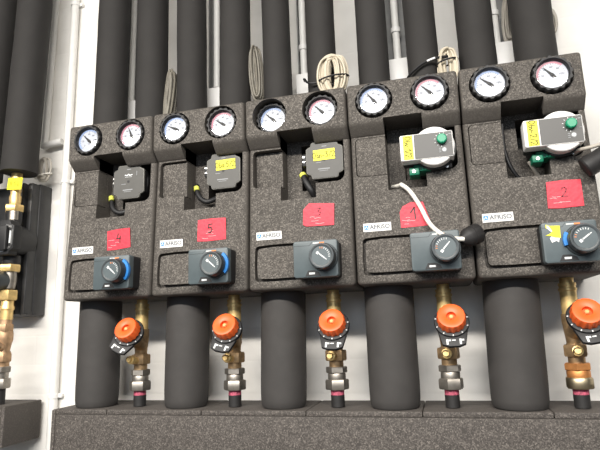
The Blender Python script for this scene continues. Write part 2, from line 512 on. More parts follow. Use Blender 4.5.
def thermometer(root, side, x, out, ang):
    b = inst('thermometer', BEZEL, root, (x, -(DG + out), GZ))
    inst('dial', DIALS[side], b)
    inst('needle', NEEDLE, b, rot=(0, -math.radians(ang - 12), 0))
    inst('lens', LENS, b)
    return b

# mixing valve actuator: local x from its left edge of the unit
mb = MB()
ax0, ax1, az0, az1, AF = 0.1225, 0.2205, 0.0185, 0.0985, 0.2365
mb.prism(black, rrect(ax0 + .0005, ax1 - .0005, az0 + .0005, az1 - .0005, 0.006), 0.172, AF - 0.016, bev=0.001)
mb.prism(slate, rrect(ax0, ax1, az0, az1, 0.006), AF - 0.018, AF, bev=0.003)
mb.prism(black, [(ax0 + .026, az0 + .003), (ax0 + .060, az0 + .003), (ax0 + .056, az0 + .011), (ax0 + .046, az0 + .015), (ax0 + .032, az0 + .015)], AF - .0005, AF + 0.0006)
mb.stroke(print_white, [(ax0 + .036, az0 + .0085), (ax0 + .046, az0 + .0085)], AF + .0006, 0.004)
mb.stroke(print_white, [(0.168, az1 - .0065), (0.180, az1 - .0065)], AF, 0.0022)
mb.stroke(print_orange, [(0.182, az1 - .0065), (0.191, az1 - .0065)], AF, 0.0030)
mb.stroke(slate_dark, [(ax0 + .002, az1 - .011), (0.160, az1 - .011), (0.166, az1 - .003)], AF - .0002, 0.0009)
mb.lathe(slate_dark, [(0.0305, -0.002), (0.0305, 0.004), (0.0295, 0.005)], (0.191, AF, 0.0600), (0, 1, 0), 40)
ACT = mb.mesh('mixing_actuator')
mb = MB()
KF = 0.029
mb.lathe(slate_dark, [(0.0275, 0.0045), (0.0275, KF - .003), (0.0262, KF - .0005), (0.0225, KF), (0.021, KF - .0008)], (0, 0, 0), (0, 1, 0), 48, wob=lambda i, k: 1.0 if (i % 4) else .985)
mb.prism(slate, rrect(-0.0205, 0.0205, -0.0205, 0.0205, 0.02049, n=10), KF - 0.002, KF - 0.0004)
FK = KF - 0.0004
mb.prism(print_white, spin([(-0.0028, -0.0028), (0.0028, -0.0028), (0.0028, 0.0028), (-0.0028, 0.0028)], -0.0100, 0, 0), FK - .0003, FK + .0004)
mb.stroke(print_white, [(-0.0050, 0.0006), (0.0085, 0.0006)], FK, 0.0026)
mb.stroke(print_white, [(0.0105, 0.0006), (0.0135, 0.0006)], FK, 0.0018)
for k in range(8):
    a = math.radians(-58 + 15 * k) + PI * .5
    mb.stroke(print_white if k < 6 else print_orange, [(0.0155 * math.cos(a), 0.0155 * math.sin(a)), (0.0185 * math.cos(a), 0.0185 * math.sin(a))], FK, 0.0012)
KNOB = mb.mesh('knob')
def blue_arc(a0, a1):
    m = MB()
    n = 14
    ang = [math.radians(a0 + (a1 - a0) * i / n) for i in range(n + 1)]
    m.prism(blue, [(0.0335 * math.cos(a), 0.0335 * math.sin(a)) for a in ang] + [(0.0262 * math.cos(a), 0.0262 * math.sin(a)) for a in ang[::-1]], 0.0006, 0.0085)
    return m.mesh('position_ring')

mb = MB()
mb.prism(white, rrect(0.0215, 0.0825, 0.1165, 0.1350, 0.001), DB - 0.0005, DB + 0.0011)
mb.prism(blue, [(0.0235, 0.1210), (0.0330, 0.1210), (0.0330, 0.1305), (0.0235, 0.1305)], DB + .0008, DB + 0.0014)
mb.stroke(print_white, [(0.0255, 0.1230), (0.0282, 0.1285), (0.0310, 0.1230)], DB + .0014, 0.0013, 0.0002)
mb.text(print_mid, 'AFRISO', 0.0358, 0.1258, DB + 0.0012, 0.0134, fat=0.00035)
PLATE = mb.mesh('name_plate')

def tape(w, h, x, z, rot, digit, poly=None, size=0.026, ink=print_black, dx=0.0, dz=0.003):
    m = MB()
    poly = poly or [(-w / 2, -h / 2), (-w / 6, -h / 2 - .0012), (w / 2, -h / 2 + .001), (w / 2 - .001, h / 2), (0, h / 2 + .001), (-w / 2 + .001, h / 2 - .001)]
    m.prism(red, spin(poly, x, z, rot), DB - .0006, DB + 0.0011)
    random.seed(ord(digit))
    for k in range(4):                                  # creases with pale worn edges
        zz = z - h * (0.08 + 0.09 * k) + random.uniform(-.002, .002)
        x0 = x + random.uniform(-.45, -.1) * w; x1 = x0 + random.uniform(.12, .3) * w
        m.stroke(tape_wear, [(x0, zz), ((x0 + x1) / 2, zz + random.uniform(-.002, .002)), (x1, zz + random.uniform(-.001, .001))], DB + .0011, 0.0010, 0.0002)
    scribble(m, ink, digit, x + dx, z + dz, DB + .0011, size, rot, 0.0026)
    return m.mesh('number_tape')
tape_wear = mat('worn_tape_crease', (0.80, 0.35, 0.36), 0.5)
faded_red_ink = mat('faint_red_ink', (0.30, 0.02, 0.04), 0.5)

# square faced pump head, centre at origin, front face at D=0
q = [(0.028, 0.0455), (0.0315, 0.043), (0.0335, 0.0355), (0.0405, 0.0325), (0.0445, 0.029)]
oct_ = q + [(x, -z) for x, z in q[::-1]] + [(-x, -z) for x, z in q] + [(-x, z) for x, z in q[::-1]]
mb = MB()
mb.prism(pump_rim, oct_, -0.006, -0.0008, bev=0.002)
mb.prism(black, [(x * .97, z * .97) for x, z in oct_], -0.022, -0.0055)
mb.prism(pump_grey, [(x * .95, z * .95) for x, z in oct_], -0.004, 0.0)
mb.lathe(black, [(0.046, -0.075), (0.046, -0.020)], (0, 0, 0), (0, 1, 0), 32)
mb.lathe(black, [(0.0035, -0.001), (0.0035, 0.0005)], (0, 0, 0.0), (0, 1, 0), 16)
PUMP = mb.mesh('circulator_pump')
mb = MB()
mb.stroke(print_white, [(-0.010, 0.018), (-0.004, 0.0165), (0.0, 0.0195), (0.004, 0.0165), (0.011, 0.0180)], 0, 0.0026, 0.0004)
mb.stroke(print_white, [(-0.010, 0.0125), (0.010, 0.0125)], 0, 0.0008, 0.0003)
mb.stroke(print_grey, [(-0.020, -0.006), (-0.008, -0.006)], 0, 0.0014, 0.0003)
mb.stroke(print_grey, [(-0.015, -0.022), (0.012, -0.022)], 0, 0.0026, 0.0003)
mb.stroke(print_grey, [(-0.012, -0.0265), (0.008, -0.0265)], 0, 0.0012, 0.0003)
mb.stroke(print_grey, [(0.024, 0.026), (0.024, 0.015)], 0, 0.0014, 0.0003)
mb.stroke(print_grey, [(-0.004, 0.033), (0.006, 0.033)], 0, 0.0020, 0.0003)
PRINT = mb.mesh('face_print')
mb = MB()
mb.box(black, -0.058, -0.042, -0.040, -0.016, -0.006, 0.024, 0.002)
for z in (0.004, 0.016): mb.box(steel, -0.0575, -0.050, -0.0165, -0.0145, z - .003, z + .003, 0.001)
TERM = mb.mesh('terminal_block')
def pump_sticker(txt, x, z, w, h, rot):
    m = MB()
    m.prism(yellow, spin([(-w / 2, -h / 2), (w / 2, -h / 2), (w / 2, h / 2), (-w / 2, h / 2)], x, z, rot), -0.0004, 0.0012)
    scribble(m, print_olive, txt, x, z, 0.0012, h * .52, rot, 0.0016)
    return m.mesh('date_sticker')

# pump with a white control box: coordinates in the unit
PFR = 0.238
mb = MB()
mb.lathe(white, [(0.0425, PFR - 0.026), (0.0425, PFR - 0.0045), (0.0405, PFR - 0.0025)], (0.1865, 0, 0.286), (0, 1, 0), 48)
mb.prism(white, rrect(0.1155, 0.2265, 0.2575, 0.3155, 0.004), PFR - 0.030, PFR, bev=0.002)
mb.box(black, 0.1175, 0.2255, PFR - 0.055, PFR - 0.029, 0.2565, 0.314, 0.003)
mb.lathe(black, [(0.046, 0.085), (0.046, PFR - 0.026)], (0.1865, 0, 0.286), (0, 1, 0), 32)
for x in (0.160, 0.2105): mb.lathe(steel, [(0.0035, 0), (0.0035, 0.006)], (x, PFR - 0.040, 0.247), (0, 1, 0), 12)
mb.box(black, 0.152, 0.222, 0.10, PFR - 0.036, 0.2435, 0.258, 0.003)
WPUMP = mb.mesh('circulator_pump')
mb = MB()
mb.prism(panel_grey, rrect(0.1455, 0.2245, 0.2595, 0.3135, 0.001), PFR - .001, PFR + 0.0008)
for k in range(8):
    a = math.radians(40 + 32 * k)
    mb.stroke(print_white, [(0.2035 + .0135 * math.cos(a), 0.296 + .0135 * math.sin(a)), (0.2035 + .0155 * math.cos(a), 0.296 + .0155 * math.sin(a))], PFR + .0008, 0.0012)
mb.lathe(print_white, [(0.0035, 0), (0.0035, 0.0012)], (0.2070, PFR + .0006, 0.2735), (0, 1, 0), 16)
mb.lathe(print_grey, [(0.0052, 0), (0.0052, 0.0006)], (0.2070, PFR + .0006, 0.2735), (0, 1, 0), 16)
for k in range(3): mb.stroke(print_grey, [(0.1965, 0.277 - .004 * k), (0.2000, 0.277 - .004 * k)], PFR + .0008, 0.0016)
mb.stroke(print_grey, [(0.2185, 0.307), (0.2225, 0.307)], PFR + .0008, 0.002)
mb.stroke(print_grey, [(0.2185, 0.288), (0.2235, 0.288)], PFR + .0008, 0.001)
WPANEL = mb.mesh('control_panel')
WKNOB = MB().lathe(green, [(0.0108, 0), (0.0104, 0.010), (0.0085, 0.0115)], (0, 0, 0), (0, 1, 0), 24, wob=lambda i, k: 1 if i % 3 else .95).mesh('speed_knob')
mb = MB()
mb.box(green_dark, 0.140, 0.180, 0.165, 0.206, 0.2415, 0.2565, 0.002)
mb.box(green_dark, 0.130, 0.152, 0.170, 0.212, 0.2320, 0.2500, 0.003)
for x in (0.158, 0.164, 0.170): mb.box(green, x, x + .003, 0.204, 0.2075, 0.243, 0.256, 0.0005)
mb.lathe(steel, [(0.0035, 0), (0.0035, 0.003)], (0.1405, 0.2105, 0.240), (0, 1, 0), 12)
WCONN = mb.mesh('plug_connector')
def white_sticker(txt, x, z, w, h, rot):
    m = MB()
    m.prism(yellow, spin([(-w / 2, -h / 2), (w / 2, -h / 2), (w / 2, h / 2), (-w / 2, h / 2)], x, z, rot), PFR - .0005, PFR + 0.0009)
    scribble(m, print_olive, txt, x, z, PFR + .0009, w * .62, rot - PI / 2, 0.0017)
    return m.mesh('date_sticker')

# number, plug depth, thermometer (outset, needle angle) left / right
UN = [
 dict(n='4', word='four', plug=0.0,   th=((0.001, 148), (-0.003, 124)), knob=-42, blue=(-42, 55)),
 dict(n='5', word='five', plug=-0.012, th=((-0.002, 166), (-0.012, 158)), knob=-42, blue=(-40, 50)),
 dict(n='3', word='three', plug=-0.020, th=((-0.027, 150), (-0.020, 146)), knob=-40, blue=None),
 dict(n='1', word='one', plug=0.0,   th=((0.001, 138), (0.005, 146)), knob=48, blue=None),
 dict(n='2', word='two', plug=0.0,   th=((0.004, 152), (0.005, 142)), knob=36, blue=(150, 198)),
]
tapes = [
 tape(0.066, 0.050, 0.155, 0.148, 0.05, '4', size=0.022, dx=0.002),
 tape(0.074, 0.053, 0.158, 0.152, -0.01, '5', size=0.021, dx=-0.002),
 tape(0.073, 0.056, 0.171, 0.166, -0.04, '3', poly=[(-.036, -.023), (-.028, -.027), (.036, -.026), (.0365, .024), (-.022, .027), (-.036, .012)], size=0.018, ink=faded_red_ink, dx=0.002, dz=0.006),
 tape(0.062, 0.055, 0.134, 0.147, 0.02, '1', poly=[(-.031, -.027), (.029, -.027), (.031, -.014), (.020, .026), (-.006, .028), (-.024, .020), (-.031, .008)], size=0.025, dx=-0.002),
 tape(0.067, 0.056, 0.184, 0.163, -0.02, '2', size=0.019, ink=faded_red_ink, dx=0.001, dz=0.004),
]
roots = []
for i, u in enumerate(UN):
    X0 = PITCH * i
    has_white = i >= 3
    lab = ['grey foam pump group whose red tape reads 4',
           'grey foam pump group whose red tape reads 5',
           'grey foam pump group with deeply sunk thermometers and a red tape with faint number',
           'grey foam pump group whose red tape reads 1, with white pump box',
           'grey foam pump group with a torn yellow sticker on its actuator'][i]
    r = thing('pump_group', lab, 'pump group', (X0, 0, 0), 'row of pump groups on the collector')
    roots.append(r)
    inst('front_shell', SHELL, r)
    inst('gauge_housing', HOUSING, r)
    inst('insulation_plug', PLUG, r, (0, -u['plug'] - lean(0.29), 0))
    for side in (0, 1):
        thermometer(r, side, GX[side], *u['th'][side])
    a = inst('mixing_actuator', ACT, r, (0, -lean(0.058), 0))
    k = inst('knob', KNOB, a, (0.191, -AF, 0.0600), (0, -math.radians(u['knob']), 0))
    if u['blue']: inst('position_ring', blue_arc(*u['blue']), a, (0.191, -AF, 0.0600))
    inst('name_plate', PLATE, r, (0, -lean(0.1155), 0))
    t = inst('number_tape', tapes[i], r, (0, -lean(0.125), 0))
    t['label'] = 'red adhesive tape with a handwritten ' + u['n']
    if not has_white:
        px, pz, pf = ((0.165, 0.302, 0.183), (0.180, 0.302, 0.183), (0.1865, 0.300, 0.185))[i]
        p = inst('circulator_pump', PUMP, r, (px, -pf, pz))
        inst('face_print', PRINT, p)
        inst('terminal_block', TERM, p)
        if i == 1: inst('date_sticker', pump_sticker('Oba 5/2', 0.007, 0.015, 0.051, 0.026, 0.02), p)
        if i == 2: inst('date_sticker', pump_sticker('Obn-3/2', 0.000, 0.012, 0.052, 0.026, 0.02), p)
    else:
        p = inst('circulator_pump', WPUMP, r)
        inst('control_panel', WPANEL, p)
        inst('speed_knob', WKNOB, p, (0.2035, -PFR - .0006, 0.296))
        inst('plug_connector', WCONN, p)
        inst('date_sticker', white_sticker('Obv 1/2' if i == 3 else 'Obv-2/2', 0.1325, 0.2865, 0.0210, 0.0535, 0.0), p)

# leads inside the pump openings (part of each group)
def lead(i, m, pts, r, sleeve=None):
    b = MB(); b.tube(m, pts, r, 10)
    if sleeve: b.tube(yg, sleeve, r * 1.12, 10)
    inst('pump_lead', b.mesh('pump_lead'), roots[i])
lead(0, black, [(0.088, 0.140, 0.276), (0.096, 0.150, 0.252), (0.108, 0.155, 0.236), (0.124, 0.155, 0.228), (0.140, 0.150, 0.232), (0.152, 0.135, 0.250)], 0.0065,
     [(0.0885, 0.1435, 0.2775), (0.0925, 0.148, 0.2650)])
lead(1, black, [(0.087, 0.138, 0.285), (0.095, 0.150, 0.262), (0.110, 0.156, 0.242), (0.128, 0.156, 0.234), (0.150, 0.140, 0.248)], 0.0065,
     [(0.0900, 0.146, 0.2780), (0.0935, 0.150, 0.2670)])
lead(2, black, [(0.126, 0.150, 0.276), (0.134, 0.158, 0.258), (0.146, 0.160, 0.236), (0.152, 0.148, 0.222)], 0.0080,
     [(0.1235, 0.1475, 0.2800), (0.1280, 0.1525, 0.2720)])
lead(4, cable_grey, [(0.128, 0.185, 0.243), (0.138, 0.175, 0.228), (0.152, 0.150, 0.211), (0.158, 0.134, 0.2115)], 0.0045)
lead(4, black, [(0.088, 0.150, 0.345), (0.086, 0.155, 0.290), (0.094, 0.158, 0.245), (0.112, 0.150, 0.216), (0.130, 0.135, 0.2125)], 0.0042)

# torn yellow sticker on the last actuator
mb = MB()
mb.prism(yellow, [(0.131, 0.094), (0.137, 0.091), (0.156, 0.090), (0.155, 0.066), (0.146, 0.068), (0.139, 0.071), (0.129, 0.0725), (0.140, 0.077), (0.139, 0.082), (0.131, 0.087)], AF - .0004, AF + 0.0010)
mb.prism(white, [(0.146, 0.0672), (0.1535, 0.0665), (0.151, 0.058), (0.147, 0.061), (0.139, 0.058), (0.136, 0.067), (0.139, 0.070)], AF - .0004, AF + 0.0008)
mb.prism(print_white, [(0.1325, 0.0925), (0.1365, 0.090), (0.142, 0.080), (0.139, 0.079), (0.1325, 0.0868)], AF + .0004, AF + 0.0014)
o = inst('torn_sticker', mb.mesh('torn_sticker'), roots[4], (0, -lean(0.058), 0))
o['label'] = 'torn yellow and white sticker'

# ------------------------------------------------------------------ insulated pipes
def pipe(name, label, group, x0, z0, x1, z1, r, D=0.114, seed=0, soft=False):
    random.seed(seed)
    m = MB()
    h = z1 - z0
    prof = []
    n = 16
    for k in range(n + 1):
        t = k / n
        rr = r * (1 + random.uniform(-.012, .012))
        prof.append((rr, t * h))
    if soft: prof = [(r * .90, 0), (r * .955, 0.004)] + [(r * (0.975 + 0.025 * min(1, t * 6)), max(0.012, t * h)) for t in [k / n for k in range(1, n + 1)]]
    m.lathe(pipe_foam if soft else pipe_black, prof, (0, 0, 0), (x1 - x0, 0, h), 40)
    o = inst(name, m.mesh(name), None, (x0, -D, z0))
    return tag(o, label, 'pipe', group)

who = ['marked 4', 'marked 5', 'with sunk thermometers', 'marked 1', 'with the torn yellow sticker']
UP = [((.055, .057, .046), (.187, .182, .044)), ((.061, .055, .041), (.186, .190, .042)), ((.058, .053, .0375), (.1765, .1755, .0375)),
      ((.059, .0585, .0385), (.180, .177, .0380)), ((.056, .0565, .0425), (.183, .1825, .0465))]
LP = [(.049, .047, .0535), (.054, .050, .0540), (.056, .050, .0540), (.059, .058, .0560), (.072, .066, .0580)]
for i in range(5):
    X0 = PITCH * i
    for s in (0, 1):
        xl, xh, r = UP[i][s]
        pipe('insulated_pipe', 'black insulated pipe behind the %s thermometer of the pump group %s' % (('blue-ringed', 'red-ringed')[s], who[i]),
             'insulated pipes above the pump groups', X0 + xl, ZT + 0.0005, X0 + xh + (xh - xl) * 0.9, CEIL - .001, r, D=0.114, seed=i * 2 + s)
    xt, xb, r = LP[i]
    pipe('insulated_pipe', 'thick grey insulated pipe between the collector and the pump group ' + who[i],
         'insulated pipes below the pump groups', X0 + xb, -0.2640, X0 + xt, -0.0005, r, D=0.112, seed=30 + i, soft=True)

# ------------------------------------------------------------------ balancing valves, origin on the collector top under the pipe axis
VT = 0.2635
mb = MB()
mb.lathe(old_brass, [(0.0165, 0), (0.0165, 0.012), (0.0195, 0.014), (0.0195, 0.034), (0.0150, 0.040), (0.0165, 0.055), (0.0195, 0.085), (0.0190, 0.100)], (0, 0, 0.088), (0, 0, 1), 24)
mb.lathe(old_brass, [(0.0175, 0), (0.0165, 0.030), (0.0145, 0.052)], (0.002, 0.002, 0.148), (0.010, 0.082, 0.040), 24)
mb.nut(old_brass, (0, 0, 0.101), (0, 0, 0.125), 0.0245)
VBODY = mb.mesh('valve_body')
mb = MB()
mb.lathe(brass, [(0.0165, 0), (0.0165, 0.047), (0.0185, 0.048), (0.0185, 0.053), (0.0165, 0.054), (0.0165, 0.0580), (0.0178, 0.0585), (0.0178, 0.0640), (0.0140, 0.0645), (0.0140, 0.0750)], (0, 0, 0.188), (0, 0, 1), 28)
VTAIL = mb.mesh('brass_tailpiece')
mb = MB()
mb.lathe(brass, [(0.0085, 0), (0.0085, 0.020), (0.0105, 0.020), (0.0105, 0.029), (0.0070, 0.030), (0.0065, 0.036)], (0.0, 0.012, 0.110), (-0.15, 1, 0.15), 12)
mb.tube(old_brass, [(-0.010, 0.036, 0.106), (-0.013, 0.043, 0.114), (-0.008, 0.047, 0.121), (0.000, 0.046, 0.118)], 0.0016, 6)
VDRAIN = mb.mesh('drain_cock')
mb = MB()
mb.nut(nickel, (0, 0, 0.074), (0, 0, 0.088), 0.0245)
mb.lathe(nickel, [(0.0195, 0), (0.0205, 0.005), (0.0205, 0.016), (0.0185, 0.020)], (0, 0, 0.056), (0, 0, 1), 24)
mb.nut(nickel, (0, 0, 0.0375), (0, 0, 0.0600), 0.0268, n=6)
VNUT = mb.mesh('union_nut')
def nut_orange():
    m = MB()
    m.nut(copper, (0, 0, 0.074), (0, 0, 0.088), 0.0270)
    m.lathe(copper, [(0.0215, 0), (0.0225, 0.005), (0.0225, 0.016), (0.0205, 0.020)], (0, 0, 0.056), (0, 0, 1), 24)
    m.nut(mat('pale_brass', (0.50, 0.42, 0.28), 0.42, 1.0, noise=0.15), (0, 0, 0.0375), (0, 0, 0.0600), 0.0270, n=8)
    return m.mesh('union_nut')
mb = MB()
mb.lathe(rubber, [(0.0155, 0.0), (0.0155, 0.026)], (0, 0, 0), (0, 0, 1), 24)
mb.lathe(pinkmark, [(0.0153, 0.0255), (0.0153, 0.0365)], (0, 0, 0), (0, 0, 1), 24)
mb.lathe(rubber, [(0.0150, 0.036), (0.0150, 0.040)], (0, 0, 0), (0, 0, 1), 24)
VSTUB = mb.mesh('pipe_stub')
# handwheel, facing along its own axis (local: faces -y, tilted when placed)
mb = MB()
mb.lathe(black, [(0.0300, -0.022), (0.0350, -0.020), (0.0360, -0.013), (0.0345, -0.010), (0.0300, -0.009)], (0, 0, 0), (0, 1, 0), 48)
for k in range(7):
    a = math.radians(168 + 34 * k)
    mb.stroke(print_white, [(0.0315 * math.cos(a), 0.0315 * math.sin(a)), (0.0338 * math.cos(a), 0.0338 * math.sin(a))], -0.0105, 0.0022, 0.0012)
mb.prism(black, [(-0.030, -0.020), (0.030, -0.020), (0.023, -0.050), (0.010, -0.055), (-0.010, -0.055), (-0.023, -0.050)], -0.022, -0.014, bev=0.002)
for x in (-0.013, 0.013):
    mb.stroke(print_white, [(x, -0.0405), (x, -0.0500)], -0.014, 0.0040)
    mb.stroke(print_white, [(x, -0.0420), (x + .006, -0.0420)], -0.014, 0.0036)
mb.stroke(print_white, [(-0.003, -0.0420), (0.003, -0.0420)], -0.014, 0.0024)
VSCALE = mb.mesh('scale_plate')
mb = MB()
rib = lambda i, k: (1.02 if (i % 4) < 2 else 0.965) if k in (1, 2) else 1.0
mb.lathe(orange, [(0.0255, -0.010), (0.0290, -0.008), (0.0285, 0.010), (0.0268, 0.013), (0.0215, 0.0142), (0.0120, 0.0120), (0.0098, 0.0112), (0.0092, 0.0030)], (0, 0, 0), (0, 1, 0), 64, wob=rib)
VWHEEL = mb.mesh('handwheel')
mb = MB()
mb.lathe(brass, [(0.0052, 0), (0.0052, 0.006), (0.0035, 0.0075)], (0, 0.0025, 0), (0, 1, 0), 6)
VSCREW = mb.mesh('screw')
XV = [(.173, 0.0), (.179, 0.0), (.1795, 0.0), (.1805, 0.0), (.1845, 0.0)]
ROLL = [0.45, 0.22, 0.02, -0.03, -0.15]
for i in range(5):
    v = thing('balancing_valve', ('brass valve with orange handwheel under the pump group ' + who[i]) if i < 4 else 'brass valve with orange handwheel and orange-brown union above the pale nut',
              'valve', (PITCH * i + XV[i][0], -0.115, -VT), 'balancing valves with orange handwheels')
    inst('valve_body', VBODY, v); inst('brass_tailpiece', VTAIL, v); inst('drain_cock', VDRAIN, v)
    n = inst('union_nut', VNUT if i < 4 else nut_orange(), v)
    if i == 4: n['label'] = 'orange-brown bronze union with pale brass nut'
    inst('pipe_stub', VSTUB, v)
    hl = (0.011, -0.080, 0.186)
    sc_ = inst('scale_plate', VSCALE, v, hl, (-0.50, ROLL[i], 0))
    w = inst('handwheel', VWHEEL, v, hl, (-0.50, 0, 0))
    w['label'] = 'orange ribbed plastic handwheel'
    inst('screw', VSCREW, w)

# ------------------------------------------------------------------ collectors
t = thing('collector_box', 'long dark foam collector box under the five pump groups', 'collector', (0, 0, -0.265))
mb = MB(); mb.box(foam_box, -0.030, 1.55, 0.0, 0.1697, -0.17, -0.012, 0.004, 2); inst('insulation_body', mb.mesh('insulation_body'), t)
mb = MB(); mb.box(foam_box, -0.042, -0.0302, 0.0, 0.1697, -0.17, -0.001, 0.004, 2); inst('end_cap', mb.mesh('end_cap'), t)
xs = [-0.030, 0.115, 0.366, 0.617, 0.868, 1.12, 1.37, 1.55]
for a, b in zip(xs, xs[1:]):
    mb = MB(); mb.box(foam_box, a + .0006, b - .0006, 0.0, 0.1690, -0.0125, 0.0, 0.003, 2); inst('top_panel', mb.mesh('top_panel'), t)

t = thing('collector_box', 'short dark foam collector box ending beside the white conduit', 'collector', (-0.205, 0, -0.262))
mb = MB(); mb.box(foam_box, -0.62, -0.012, 0.012, 0.148, -0.104, 0.0, 0.005, 2); inst('insulation_body', mb.mesh('insulation_body'), t)
mb = MB(); mb.box(foam_box, -0.0122, 0.0, 0.012, 0.148, -0.104, 0.0, 0.004, 2); inst('end_cap', mb.mesh('end_cap'), t)
mb = MB(); mb.box(nickel, -0.40, -0.36, 0.0, 0.014, -0.09, -0.02, 0.001); mb.box(nickel, -0.14, -0.10, 0.0, 0.014, -0.09, -0.02, 0.001); inst('wall_bracket', mb.mesh('wall_bracket'), t)

# ------------------------------------------------------------------ the uncovered pump group
g = thing('pump_group', 'uncovered pump group with black back shell and bare brass fittings', 'pump group', (-0.253, 0, 0))
mb = MB()
mb.box(epp, -0.200, 0.030, 0.0, 0.052, -0.025, 0.372, 0.006)
mb.box(epp, 0.012, 0.027, 0.050, 0.082, -0.022, 0.170, 0.004); mb.box(epp, 0.012, 0.027, 0.050, 0.082, 0.186, 0.368, 0.004)
mb.box(epp, -0.006, 0.004, 0.050, 0.090, -0.022, 0.160, 0.004); mb.box(epp, -0.004, 0.005, 0.050, 0.090, 0.196, 0.368, 0.004)
mb.box(epp, -0.008, 0.028, 0.050, 0.086, 0.160, 0.196, 0.004)
mb.box(epp, -0.200, 0.028, 0.050, 0.070, -0.023, -0.012, 0.003)
inst('back_shell', mb.mesh('back_shell'), g)
mb = MB()
mb.lathe(brass, [(0.017, 0), (0.017, 0.018), (0.0150, 0.02), (0.0165, 0.04), (0.0135, 0.050), (0.0150, 0.060), (0.0150, 0.112)], (0, 0.115, 0.276), (0, 0, 1), 24)
mb.nut(brass, (0, 0.115, 0.272), (0, 0.115, 0.292), 0.0265)
inst('flow_pipe', mb.mesh('flow_pipe'), g)
mb = MB()
mb.prism(yellow, spin([(-0.025, -0.0175), (0.025, -0.0175), (0.025, 0.0175), (-0.025, 0.0175)], 0.012, 0.352, -0.08), 0.1325, 0.1345)
scribble(mb, print_olive, 'A 1-b', 0.012, 0.352, 0.1345, 0.014, -0.08, 0.0011)
inst('tag_sticker', mb.mesh('tag_sticker'), g)
mb = MB()
mb.lathe(black, [(0.020, 0), (0.022, 0.02), (0.022, 0.05)], (0, 0.115, 0.226), (0, 0, 1), 24)
mb.lathe(nickel, [(0.0150, 0), (0.0150, 0.026)], (0.006, 0.122, 0.246), (0, 0, 1), 20)
mb.lathe(black, [(0.043, 0.06), (0.046, 0.09), (0.046, 0.145)], (-0.006, 0, 0.190), (0, 1, 0), 32)
mb.prism(black, [(x * 1.08 - 0.002, z * 1.08 + .190) for x, z in oct_], 0.130, 0.160, bev=0.002)
mb.prism(black, rrect(-0.050, 0.030, 0.152, 0.222, 0.006), 0.158, 0.170, bev=0.002)
for z in (0.168, 0.212): mb.lathe(black, [(0.0045, 0), (0.0045, 0.003)], (0.036, 0.159, z), (0, 1, 0), 12)
p = inst('circulator_pump', mb.mesh('circulator_pump'), g)
mb = MB()
mb.prism(steel, [(0.028, 0.156), (0.037, 0.158), (0.0435, 0.170), (0.0440, 0.208), (0.038, 0.222), (0.020, 0.2265), (0.018, 0.2235), (0.034, 0.216), (0.0365, 0.205), (0.0360, 0.172)], 0.1595, 0.1612)
mb.prism(print_white, [(0.0330, 0.168), (0.0375, 0.170), (0.0385, 0.204), (0.0345, 0.210)], 0.1608, 0.1620)
mb.prism(print_white, [(-0.020, 0.150), (0.012, 0.1485), (0.026, 0.156), (0.024, 0.159), (0.010, 0.1525), (-0.020, 0.1535)], 0.1595, 0.1610)
inst('rim_marking', mb.mesh('rim_marking'), p)
mb = MB()
mb.lathe(black, [(0.020, 0), (0.024, 0.012), (0.024, 0.03), (0.019, 0.036)], (0, 0.112, 0.112), (0, 0, 1), 24)
mb.nut(brass, (0, 0.115, 0.098), (0, 0.115, 0.118), 0.0290)
mb.lathe(nickel, [(0.0150, 0), (0.018, 0.02), (0.0170, 0.05)], (0.002, 0.115, 0.050), (0, 0, 1), 20)
inst('pump_union', mb.mesh('pump_union'), g)
mb = MB()
mb.lathe(slate_dark, [(0.030, 0.110), (0.031, 0.150), (0.028, 0.172), (0.024, 0.174)], (-0.016, 0, 0.072), (0, 1, 0), 32)
inst('valve_knob', mb.mesh('valve_knob'), g)
mb = MB()
mb.nut(brass, (0, 0.115, 0.018), (0, 0.115, 0.046), 0.0260)
mb.lathe(brass, [(0.0165, 0), (0.0165, 0.026), (0.019, 0.028), (0.019, 0.036), (0.0165, 0.040), (0.0165, 0.056)], (0, 0.115, -0.036), (0, 0, 1), 24)
inst('brass_tailpiece', mb.mesh('brass_tailpiece'), g)
mb = MB()
for k in range(2): mb.lathe(old_brass, [(0.0150, 0), (0.0150, .01)], (-0.12, 0.115, -0.03 - .001 * k), (0, 0, 1), 16)
mb.lathe(old_brass, [(0.0150, 0.0), (0.0150, 0.40)], (-0.12, 0.115, -0.02), (0, 0, 1), 20)
inst('return_pipe', mb.mesh('return_pipe'), g)

v = thing('balancing_valve', 'brown bronze shutoff valve standing on the short collector box', 'valve', (-0.258, -0.115, -0.262))
mb = MB()
brown = mat('brown_bronze', (0.44, 0.285, 0.165), 0.5, 0.55, noise=0.25, nscale=70)
mb.lathe(brown, [(0.0175, 0), (0.0175, 0.012), (0.0205, 0.016), (0.0205, 0.034), (0.0165, 0.042), (0.0200, 0.062), (0.0225, 0.072), (0.0225, 0.090), (0.0190, 0.098), (0.0170, 0.104), (0.0170, 0.127)], (0.003, 0, 0.100), (0, 0, 1), 24)
mb.nut(brown, (0.003, 0, 0.112), (0.003, 0, 0.134), 0.0240)
mb.nut(brown, (0.003, 0, 0.190), (0.003, 0, 0.214), 0.0235)
mb.tube(brown, [(0.010, 0.016, 0.150), (0.014, 0.030, 0.158), (0.016, 0.040, 0.162)], 0.009, 10)
inst('valve_body', mb.mesh('valve_body'), v)
mb = MB()
mb.nut(nickel, (0, 0, 0.084), (0, 0, 0.100), 0.0270)
mb.lathe(nickel, [(0.0195, 0), (0.0205, 0.022)], (0, 0, 0.064), (0, 0, 1), 24)
mb.nut(nickel, (0, 0, 0.042), (0, 0, 0.068), 0.0275, n=8)
inst('union_nut', mb.mesh('union_nut'), v)
inst('pipe_stub', MB().lathe(rubber, [(0.0155, 0.0005), (0.0155, 0.044)], (0, 0, 0), (0, 0, 1), 24).mesh('pipe_stub'), v)

